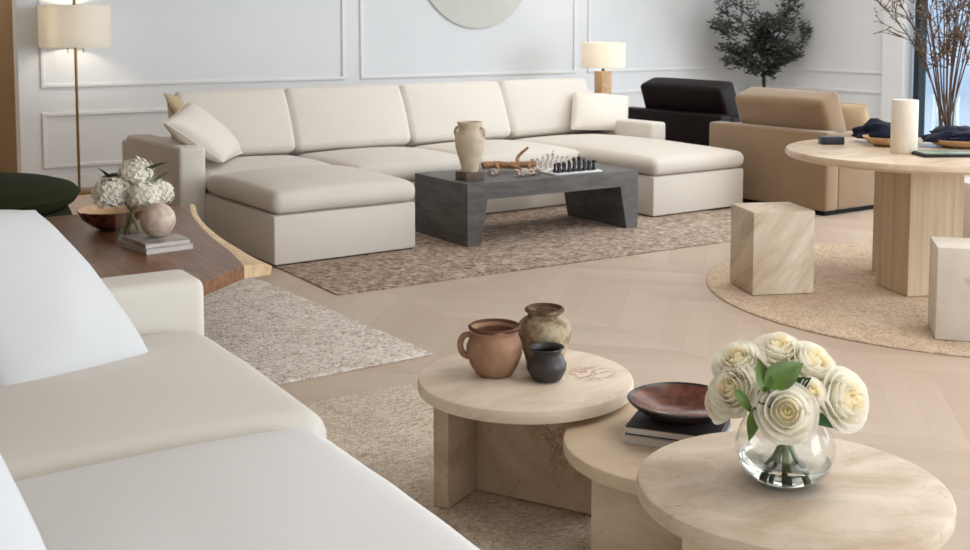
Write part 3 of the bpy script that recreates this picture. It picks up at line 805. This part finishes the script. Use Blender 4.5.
# ------------------------------------------------------------------ walnut slab table
def slab():
    t = thing('slab_table', 'live-edge walnut slab coffee table with pale sapwood edge behind the near sofa', 'coffee table', (1.5, 5.7, .014))
    zt, th = .45, .06
    edge = smooth_path([(1.81, 4.86, 0), (1.87, 5.2, 0), (1.935, 5.7, 0), (2.05, 6.3, 0), (2.17, 6.72, 0)], 6)
    outer = smooth_path([(1.95, 4.88, 0), (1.95, 5.15, 0), (1.98, 5.6, 0), (2.05, 6.1, 0), (2.14, 6.5, 0), (2.21, 6.74, 0)], 6)
    left = [(1.05, 6.7), (1.0, 6.0), (1.04, 5.3), (1.1, 4.25)]
    front = [(1.3, 4.42)]
    poly = [(p.x, p.y) for p in edge]+left+front
    obj('slab', prism(poly, zt-th, zt, .004), M['walnut'], t)
    sp = [(p.x, p.y) for p in outer]+[(p.x, p.y) for p in edge[::-1]]
    bm = new(); n = len(outer); lo = []; 
    # sapwood strip: sloping live edge
    m = min(len(edge), n)
    E = [edge[int(i*(len(edge)-1)/(n-1))] for i in range(n)]
    r = []
    for e, o in zip(E, outer):
        r.append([bm.verts.new((e.x-.004, e.y, zt+.0005)), bm.verts.new((e.x*.25+o.x*.75, e.y*.25+o.y*.75, zt-.006)), bm.verts.new((o.x, o.y, zt-.022)), bm.verts.new((o.x-.01, o.y, zt-th)), bm.verts.new((e.x-.004, e.y, zt-th))])
    for a, b in zip(r, r[1:]):
        for k in range(5): bm.faces.new((a[k], a[(k+1) % 5], b[(k+1) % 5], b[k]))
    bm.faces.new(r[0][::-1]); bm.faces.new(r[-1])
    obj('live_edge', bm, M['sapwood'], t, angle=60, label='pale sapwood live edge')
    for x, y in ((1.25, 4.75), (1.45, 5.1), (1.2, 6.4), (1.7, 6.4)):
        obj('leg', box(x-.04, x+.04, y-.04, y+.04, .014, zt-th, .004), M['walnut'], t)
slab()
ZS = .4505
book('book', 'white book lying on the slab table, bottom of the pair under the stone ball', 1.605, 5.49, ZS, .24, .30, .026, radians(8), M['book_light'])
book('book', 'pale grey book under the stone ball, top of the pair on the slab table', 1.605, 5.495, ZS+.026, .225, .285, .022, radians(6), M['book_photo'])
def ball():
    bm = new(); bmesh.ops.create_uvsphere(bm, u_segments=40, v_segments=24, radius=.084)
    for v in bm.verts: v.co *= 1+.012*noise.noise(v.co*25)
    o = obj('stone_ball', bm, M['stone_ball'], loc=(1.615, 5.50, ZS+.048+.0835)); tag(o, 'mottled stone ball sitting on the books on the slab table', 'ball')
ball()
def slab_bowl():
    t = thing('bowl', 'dark wooden bowl with pale inside on the slab table beside the hydrangeas', 'bowl', (1.56, 6.14, ZS))
    pr = [(0, 0), (.06, 0), (.1, .015), (.15, .055), (.175, .1), (.17, .103), (.142, .06), (.095, .024), (0, .012)]
    bm = lathe(pr, 48)
    for f in bm.faces:
        c = f.calc_center_median(); f.material_index = 0
    bm.faces.ensure_lookup_table()
    k = 48
    for i, f in enumerate(bm.faces):
        if i >= 5*k+0: f.material_index = 1
    obj('body', bm, [M['bowl_wood'], M['light_wood']], t, world=False)
slab_bowl()
HX, HY = 1.55, 5.72
def glass_cyl():
    t = thing('glass_vase', 'clear straight glass vase holding the white hydrangeas on the slab table', 'vase', (HX, HY, ZS))
    pr = [(0, 0), (.074, 0), (.078, .004), (.078, .2), (.075, .2), (.075, .012), (0, .01)]
    obj('cylinder', lathe(pr, 40), M['glass'], t, world=False)
glass_cyl()
def hydrangea(label, p, R, seed, leaves=()):
    rnd = random.Random(seed); t = thing('hydrangea', label, 'hydrangea', (HX+p[0], HY+p[1], ZS+p[2]), 0, 'white hydrangeas in the glass vase')
    bm = new(); N = 95
    for i in range(N):
        z = 1-2*(i+.5)/N; a = i*2.39996; q = Vector((sqrt(1-z*z)*cos(a), sqrt(1-z*z)*sin(a), z*.82))
        if z < -.75: continue
        ctr = q*R*(.93+rnd.uniform(-.06, .1)); m = Matrix.Translation(ctr) @ aim(q+Vector((rnd.uniform(-.3, .3), rnd.uniform(-.3, .3), rnd.uniform(-.3, .3)))) @ Matrix.Rotation(rnd.uniform(0, 6), 4, 'Z')
        s = R*.21
        for k in range(4):
            b = k*pi/2; d = Vector((cos(b), sin(b), 0)); e = Vector((-sin(b), cos(b), 0))
            pts = [Vector((0, 0, 0)), d*s*.6+e*s*.45+Vector((0, 0, s*.18)), d*s*1.05+Vector((0, 0, s*.1)), d*s*.6-e*s*.45+Vector((0, 0, s*.18))]
            bm.faces.new([bm.verts.new(m @ x) for x in pts])
    bmesh.ops.create_icosphere(bm, subdivisions=3, radius=R*.84, matrix=Matrix.Diagonal((1, 1, .82, 1)))
    obj('bloom', bm, M['hydrangea'], t, world=False, smooth=False)
    tip = Vector((-p[0]*.5, -p[1]*.5, .03))-Vector(p); neck = Vector((p[0]*.3, p[1]*.3, .19))-Vector(p)
    obj('stem', tube(smooth_path([(0, 0, -R*.5), neck, tip], 6), .006, n=7), M['stem'], t, world=False)
    for ld, L, W, off in leaves:
        m = Matrix.Translation(off) @ (Vector(ld).normalized().to_track_quat('X', 'Z').to_matrix().to_4x4())
        obj('leaf', leaf_mesh(L, W, .25, m=m), LD, t, world=False, angle=80)
hydrangea('white hydrangea head at the left of the glass vase', cr(-.085, -.02, .24), .095, 1, [(cr(-.3, -.2, .8), .1, .04, cr(-.02, .03, .05))])
hydrangea('white hydrangea head at the top centre of the bunch', cr(.01, .06, .33), .09, 2, [(cr(.7, -.1, .6), .13, .05, cr(.05, 0, 0)), (cr(-.8, 0, .2), .13, .045, cr(-.05, -.02, -.02))])
hydrangea('white hydrangea head in front right above the stone ball', cr(.075, -.04, .235), .085, 3)
hydrangea('white hydrangea head at the far right of the bunch', cr(.12, .05, .235), .08, 4, [(cr(.5, .1, .8), .11, .045, cr(-.02, 0, .03))])
hydrangea('white hydrangea head at the back left of the bunch', cr(-.11, .1, .27), .07, 6)

# green pouf
def pouf():
    t = thing('pouf', 'dark green velvet pouf at the left edge behind the slab table', 'pouf', (.97, 7.55, .0))
    pr = [(0, .0), (.5, 0), (.6, .02), (.68, .12), (.70, .28), (.68, .36)]
    obj('body', lathe(pr+[(.66, .40), (0, .42)], 64, wob=.01), M['green_velvet'], t, world=False)
    obj('top_cushion', lathe([(0, .40), (.64, .40), (.71, .44), (.74, .49), (.70, .53), (.6, .56), (.4, .59), (.2, .605), (0, .61)], 64, wob=.015, seed=2), M['green_velvet'], t, world=False)
pouf()

# ------------------------------------------------------------------ lamps
def floor_lamp():
    t = thing('floor_lamp', 'brass floor lamp with a wide linen drum shade at the left wall', 'floor lamp', (2.45, 10.76, 0))
    def ob(n, bm, m, **k): return obj(n, bm, m, t, world=False, **k)
    ob('base', lathe([(0, 0), (.15, 0), (.15, .012), (.14, .018), (.02, .022), (0, .022)], 40), M['brass'])
    ob('pole', tube([(0, 0, .02), (0, 0, 1.78)], .0125, n=12), M['brass'])
    ob('shade', lathe([(.31, 1.325), (.31, 1.70), (.305, 1.70), (.305, 1.325), (.31, 1.325)], 64), M['shade'])
    for a in (0, 2.1, 4.2): ob('spoke', tube([(0, 0, 1.68), (.305*cos(a), .305*sin(a), 1.68)], .003, n=6), M['brass'])
    for s in (-.07, .07):
        v = CAMR*s
        ob('pull_chain', tube([(v.x, v.y, 1.4), (v.x, v.y, 1.27)], .004, n=6), M['brass'])
        b = new(); bmesh.ops.create_uvsphere(b, u_segments=14, v_segments=10, radius=.035, matrix=Matrix.Translation((v.x*1.4, v.y*1.4, 1.5)))
        ob('bulb', b, M['bulb'])
floor_lamp()
def table_lamp():
    con = thing('console_table', 'narrow wooden side table behind the sectional holding the table lamp', 'table', (8.06, 10.25, 0))
    obj('tabletop', box(-.3, .13, -.2, .2, .70, .74, .004), M['light_wood'], con, world=False)
    for x in (-.26, .09):
        for y in (-.16, .16): obj('leg', box(x-.02, x+.02, y-.02, y+.02, 0, .70), M['light_wood'], con, world=False)
    t = thing('table_lamp', 'lit table lamp with a wooden block base behind the sectional right end', 'table lamp', (8.06, 10.22, .74))
    def ob(n, bm, m, **k): return obj(n, bm, m, t, world=False, **k)
    ob('base', box(-.07, .07, -.07, .07, 0, .27, .006), M['light_wood'])
    ob('neck', lathe([(0, .27), (.02, .27), (.02, .285), (.01, .29), (.01, .38), (0, .38)], 16), M['black_metal'])
    ob('shade', lathe([(.25, .31), (.25, .59), (.245, .59), (.245, .31), (.25, .31)], 64), M['shade'])
    for a in (0, 2.1, 4.2): ob('spoke', tube([(0, 0, .37), (.245*cos(a), .245*sin(a), .37)], .003, n=6), M['black_metal'])
    b = new(); bmesh.ops.create_uvsphere(b, u_segments=14, v_segments=10, radius=.035, matrix=Matrix.Translation((0, 0, .42)))
    ob('bulb', b, M['bulb'])
table_lamp()
# wall disc
bm = lathe([(0, 0), (.74, 0), (.755, .012), (.755, .03), (.74, .035), (0, .035)], 96); xf(bm, rot=(radians(90), 0, 0))
tag(obj('wall_disc', bm, M['plaster'], loc=(6.92, 11.099, 2.245)), 'large round pale plaster disc hung on the back wall above the sofa', 'wall art')
# shelf in the hallway
def shelf():
    t = thing('shelf_unit', 'brown wooden shelf unit in the hallway at the left picture edge', 'shelf', (1.55, 12.9, 0))
    def ob(n, bm, m=M['shelf_wood']): return obj(n, bm, m, t, world=False, smooth=False)
    ob('side_panel', box(.32, .36, -.2, .2, 0, 2.2)); ob('side_panel', box(-.9, -.86, -.2, .2, 0, 2.2))
    for z in (.05, .72, 1.02, 1.5, 2.16): ob('shelf', box(-.86, .32, -.2, .2, z, z+.04))
    ob('back_panel', box(-.86, .32, .18, .2, .09, 2.16), M['tan_wall'])
    tag(obj('basket', xf(cushion(.2, .12, .12, r=.03, crown=0), (1.55, 12.85, .615-.0)), M['dark_wood']), 'dark basket on the hallway shelf unit', 'basket')
shelf()

# ------------------------------------------------------------------ olive tree
def olive_tree():
    t = thing('olive_tree', 'olive tree with dark airy crown in the far corner of the room', 'tree', (10.74, 10.35, 0))
    obj('planter', lathe([(0, 0), (.17, 0), (.19, .02), (.22, .36), (.21, .37), (.19, .36), (.18, .3), (0, .3)], 40), M['planter'], t, world=False)
    rnd = random.Random(5); tr = new(); lf = new()
    tube(smooth_path([(0, 0, .3), (.01, 0, .6), (-.01, .01, .95), (.0, 0, 1.1)], 5), .026, .018, 8, tr)
    def spray(p, d, L, depth):
        pts = [Vector(p)]; dd = Vector(d).normalized(); n = 5
        for i in range(n):
            dd = (dd+Vector((rnd.uniform(-.22, .22), rnd.uniform(-.22, .22), rnd.uniform(-.1, .2)))).normalized()
            q = pts[-1]+dd*L/n
            lim = 10.97-10.35
            if q.y > .62: q.y = .62
            if q.x > .36: q.x = .36
            pts.append(q)
        tube(pts, .011/(depth+1), .005/(depth+1), 5, tr)
        for i, q in enumerate(pts[1:]):
            for k in range(5 if depth else 2):
                ld = (dd*.5+Vector((rnd.gauss(0, 1), rnd.gauss(0, 1), rnd.gauss(0, .8)))).normalized()
                LL = rnd.uniform(.06, .1); w = LL*.17; c = q+Vector((rnd.gauss(0, .025), rnd.gauss(0, .025), rnd.gauss(0, .025)))
                if c.y > .62: c.y = .62
                if c.x > .36: c.x = .36
                if c.y+ld.y*LL > .68: ld.y *= -1
                if c.x+ld.x*LL > .42: ld.x *= -1
                s = ld.orthogonal().normalized()*w
                lf.faces.new([lf.verts.new(x) for x in (c, c+ld*LL*.5+s, c+ld*LL, c+ld*LL*.5-s)])
        if depth < 2:
            for i in range(4 if depth == 0 else 3):
                q = pts[rnd.randint(1, n)]
                spray(q, dd+Vector((rnd.gauss(0, .7), rnd.gauss(0, .7), rnd.gauss(.1, .5))), L*.6, depth+1)
    for r, u, z, L in ((-.9, .6, 1.0, .5), (-.7, .9, 1.05, .62), (-.2, 1, 1.1, .45), (.25, 1, 1.1, .45), (.7, .8, 1.05, .6), (.9, .5, 1.0, .5), (-.8, .3, .95, .38), (.7, .2, .98, .36), (-.42, 1.1, 1.1, .85), (.6, 1.1, 1.1, .9), (-.3, .2, .85, .2), (.3, -.1, 1.0, .2), (0, .9, 1.05, .35)):
        d = CAMR*r+UP*u+CAMF*rnd.uniform(-.5, .2)
        spray((0, 0, z), d, L, 0)
    obj('trunk', tr, M['bark'], t, world=False); obj('foliage', lf, M['olive_leaf'], t, world=False, smooth=False)
olive_tree()

# ------------------------------------------------------------------ dining table and stools
DX, DY, DR, DZ = 5.73, 4.235, .80, .80
def dining():
    t = thing('dining_table', 'round travertine dining table on a block pedestal at the right', 'dining table', (DX, DY, .014))
    r, th = DR, .05
    top = lathe([(0, 0), (r-.03, 0), (r-.012, .004), (r, .018), (r, th-.018), (r-.008, th-.004), (r-.02, th), (0, th)], 128)
    obj('tabletop', xf(top, (0, 0, DZ-th-.014)), M['trav_table'], t, world=False)
    a = radians(-20); u = Vector((cos(a), sin(a))); v = Vector((-sin(a), cos(a)))
    p = Vector((5.36, 4.06))-Vector((DX, DY)); w1, w2 = .335, .335
    pts = [p, p+u*w1, p+u*w1+v*w2, p+v*w2]
    def edge(a0, b0, n=1):
        out = [a0]
        for i in range(0):
            f0, f1 = i/n, (i+.92)/n; nrm = Vector(((b0-a0).y, -(b0-a0).x)).normalized()
            out += [a0+(b0-a0)*f0, a0+(b0-a0)*f1, a0+(b0-a0)*(f1)-nrm*.004, a0+(b0-a0)*((i+1)/n-.002)-nrm*.004]
        return out
    P = []
    for i in range(4): P += edge(pts[i], pts[(i+1) % 4])
    obj('pedestal', prism([(q.x, q.y) for q in P], 0, DZ-th-.014, .004), M['trav_ped'], t, smooth=False, world=False)
    q = p+u*.20+v*.5
    obj('pedestal', prism([(k.x, k.y) for k in (q, q+u*.3, q+u*.3+v*.2, q+v*.2)], 0, DZ-th-.014, .004), M['trav_ped'], t, smooth=False, world=False)
dining()
def stool(label, near, ang, w, d, h, mat):
    a = radians(ang); u = Vector((cos(a), sin(a), 0)); v = Vector((-sin(a), cos(a), 0)); n = Vector((near[0], near[1], 0))
    c = n+u*w/2+v*d/2
    bm = box(-w/2, w/2, -d/2, d/2, 0, h, .007)
    o = obj('stone_stool', bm, mat, loc=(c.x, c.y, .014), rot=(0, 0, a)); tag(o, label, 'stool')
stool('veined beige marble cube stool standing left of the round dining table', (4.655, 4.545), -23, .365, .345, .47, M['marble_a'])
stool('pale stone block stool at the right edge in front of the pedestal', (4.735, 3.425), -47, .38, .30, .45, M['marble_b'])
stool('white stone stool half hidden behind the dining table pedestal', (6.56, 4.47), -22, .33, .33, .49, M['marble_b'])

# things on the dining table
def on(px): return px
z = DZ
tag(obj('box', xf(box(-.07, .07, -.045, .045, 0, .048, .006), (5.52, 4.76, z), (0, 0, radians(-35))), M['navy_box']), 'small dark navy box near the left rim of the dining table', 'box')
tag(obj('pillar_candle', xf(lathe([(0, 0), (.07, 0), (.073, .004), (.073, .298), (.069, .303), (.02, .298), (0, .296)], 40), (5.475, 4.2, z)), M['candle']), 'tall white pillar candle standing on the dining table', 'candle')
def shallow_bowl(label, x, y, r, h):
    t = thing('bowl', label, 'bowl', (x, y, z))
    obj('body', lathe([(0, 0), (r*.45, 0), (r*.75, h*.3), (r*.97, h*.9), (r, h), (r*.96, h), (r*.72, h*.42), (r*.4, h*.2), (0, h*.2)], 56), M['light_wood'], t, world=False)
shallow_bowl('pale wooden bowl left of the candle with navy cloth over it', 5.73, 4.52, .14, .055)
shallow_bowl('wide pale wooden dish holding navy cloth right of the candle', 6.04, 4.24, .2, .05)
def cloth(label, x, y, z0, sx, sy, h, seed, rz):
    bm = new(); bmesh.ops.create_uvsphere(bm, u_segments=36, v_segments=20, radius=1)
    for v in bm.verts:
        q = v.co.copy(); n = .42*noise.noise(q*1.6+Vector((seed, 0, 0)))+.28*abs(noise.noise(q*3.5+Vector((0, seed, 0))))+.1*noise.noise(q*8)
        q *= 1+n; q.x *= sx; q.y *= sy; q.z = max(-.25, q.z)*h+h*.25
        v.co = q
    o = obj('knitted_cloth', bm, M['navy'], loc=(x, y, z0), rot=(0, 0, rz), angle=80); tag(o, label, 'cloth')
cloth('navy blue knit bundle lying left of the candle over the wooden bowl', 5.86, 4.66, z+.03, .17, .1, .075, 1.3, radians(-38))
cloth('navy blue cloth heaped in the wide wooden dish right of the candle', 6.04, 4.24, z+.035, .2, .13, .06, 4.1, radians(-30))
def tray():
    t = thing('tray', 'dark edged tray with pale green glazed top at the right of the candle', 'tray', (5.56, 3.995, z), radians(-30))
    obj('frame', box(-.16, .16, -.1, .1, 0, .016, .004), M['black_metal'], t, world=False)
    obj('glazed_top', box(-.145, .145, -.085, .085, .015, .022, .003), M['green_glass'], t, world=False)
tray()
BX, BY = 6.19, 4.45
def tall_vase():
    t = thing('glass_vase', 'tall clear glass vase full of bare branches on the dining table', 'vase', (BX, BY, z))
    pr = [(0, 0), (.07, 0), (.078, .01), (.08, .1), (.075, .24), (.082, .29), (.079, .29), (.072, .24), (.077, .1), (.07, .012), (0, .012)]
    obj('body', lathe(pr, 40), M['glass'], t, world=False)
tall_vase()
def branches():
    rnd = random.Random(3)
    specs = [(-.46, .0, .90, 'bare brown branch leaning furthest left out of the tall vase'), (-.33, .15, 1.0, 'bare brown branch second from the left in the tall vase')]
    specs += [(r, f, 1.05, None) for r, f in ((-.25, -.1), (-.2, .12), (-.15, .1), (-.1, -.12), (-.06, .12), (-.02, -.05), (.03, .1), (.07, -.14), (.1, .05), (.14, .1), (.18, -.05), (.23, .1), (.28, .0), (.36, 0))]
    for k, (r, f, h, lab) in enumerate(specs):
        lb = (lab or 'bare twiggy brown branch in the crowded middle of the tall glass vase')
        bm = new(); bd = bm
        foot = cr(rnd.uniform(-.05, .05), rnd.uniform(-.04, .04), .015); mid = cr(max(-.06, min(.06, r*.2))+rnd.uniform(-.008, .008), f*.12, .29); end = cr(r*1.0, f, h)
        P = smooth_path([foot, mid, mid*.5+end*.5+cr(-r*.08, 0, .03), end], 7)
        tube(P, .006, .003, 6, bm)
        def twig(p, d, L, dep):
            pts = [p]; dd = d.normalized()
            for i in range(4):
                dd = (dd+Vector((rnd.gauss(0, .16), rnd.gauss(0, .16), rnd.gauss(.03, .14)))).normalized(); pts.append(pts[-1]+dd*L/4)
            tube(pts, .003, .0014, 5, bm)
            for q in pts[1:]:
                for _ in range(2):
                    dv = Vector((rnd.gauss(0, 1), rnd.gauss(0, 1), rnd.gauss(0, 1))).normalized(); s = dv.orthogonal().normalized()
                    LL = rnd.uniform(.012, .026); c = q
                    bd.faces.new([bd.verts.new(x) for x in (c, c+dv*LL*.5+s*LL*.25, c+dv*LL, c+dv*LL*.5-s*LL*.25)]).material_index = 1
            if dep:
                for _ in range(2): twig(pts[rnd.randint(1, 3)], dd+Vector((rnd.gauss(0, .6), rnd.gauss(0, .6), rnd.gauss(.2, .4))), L*.6, dep-1)
        for i in range(10, len(P)):
            if rnd.random() < .7:
                d = (P[min(i+1, len(P)-1)]-P[i-1]).normalized()
                twig(P[i], d+Vector((rnd.gauss(0, .5), rnd.gauss(0, .5), rnd.gauss(0, .4))), rnd.uniform(.1, .22), 1)
        tag(obj('branch', bm, [M['twig'], M['bud']], loc=(BX, BY, z)), lb, 'branch', None if lab else 'bare branches in the tall glass vase')
branches()

# ------------------------------------------------------------------ light
w = bpy.data.worlds.new('daylight sky'); S.world = w; w.use_nodes = True
wn = w.node_tree.nodes; bg = wn['Background']; bg.inputs[0].default_value = (.82, .91, 1, 1); bg.inputs[1].default_value = 1.6
def area(name, loc, rot, sx, sy, e, col=(1, 1, 1), spread=180):
    l = bpy.data.lights.new(name, 'AREA'); l.shape = 'RECTANGLE'; l.size = sx; l.size_y = sy; l.energy = e; l.color = col; l.spread = radians(spread)
    o = bpy.data.objects.new(name, l); C.objects.link(o); o.location = loc; o.rotation_euler = rot; return o
area('window_daylight_right', (11.6, 1.6, 1.7), (0, radians(90), 0), 3.0, 9.4, 330, (.90, .95, 1))
sun = bpy.data.lights.new('soft_daylight', 'SUN'); sun.energy = 2.35; sun.angle = radians(40); sun.color = (.93, .965, 1)
so = bpy.data.objects.new('soft_daylight', sun); C.objects.link(so); so.location = (4, -6, 4)
so.rotation_euler = Vector((-.60, .76, -.16)).to_track_quat('-Z', 'Y').to_euler()
for x, y, e in ((5.8, 8.0, 32), (9.0, 8.0, 26), (6.2, 4.6, 30), (9.2, 4.6, 26), (4.0, 1.4, 50), (8.0, 1.0, 22)):  # added soft fill panels under the unseen ceiling, no fixtures there
    area('ceiling_fill', (x, y, CZ-.02), (0, 0, 0), 2.2, 2.2, e, (1, .985, .96))
area('hall_fill', (.8, 12.3, CZ-.02), (0, 0, 0), .6, .6, 34, (1, .9, .78))  # added fill to brighten the hallway, no visible source
def point(name, loc, e, col, r=.04):
    l = bpy.data.lights.new(name, 'POINT'); l.energy = e; l.color = col; l.shadow_soft_size = r
    o = bpy.data.objects.new(name, l); C.objects.link(o); o.location = loc
point('floor_lamp_light', (2.45, 10.76, 1.55), 7, (1, .88, .70), .06)
point('table_lamp_light', (8.06, 10.22, 1.22), 4.5, (1, .88, .70), .05)

# ------------------------------------------------------------------ camera
cam = bpy.data.cameras.new('camera'); co = bpy.data.objects.new('camera', cam); C.objects.link(co)
co.location = (0, 0, 1.52); co.rotation_euler = (radians(90-4.5), 0, radians(-32.4))
cam.sensor_width = 36; cam.sensor_fit = 'HORIZONTAL'; cam.lens = 1150*36/970; cam.shift_y = -(275-116)/970
cam.clip_start = .05; cam.clip_end = 200
cam.dof.use_dof = True; cam.dof.focus_distance = 3.6; cam.dof.aperture_fstop = 9
S.camera = co
S.view_settings.view_transform = 'Standard'; S.view_settings.look = 'None'; S.view_settings.exposure = .33; S.view_settings.gamma = 1
S.view_settings.use_curve_mapping = False
S.cycles.use_denoising = True
S.cycles.max_bounces = 10; S.cycles.diffuse_bounces = 5; S.cycles.transparent_max_bounces = 16
S.cycles.caustics_refractive = False; S.cycles.caustics_reflective = False
S.cycles.sample_clamp_indirect = 6
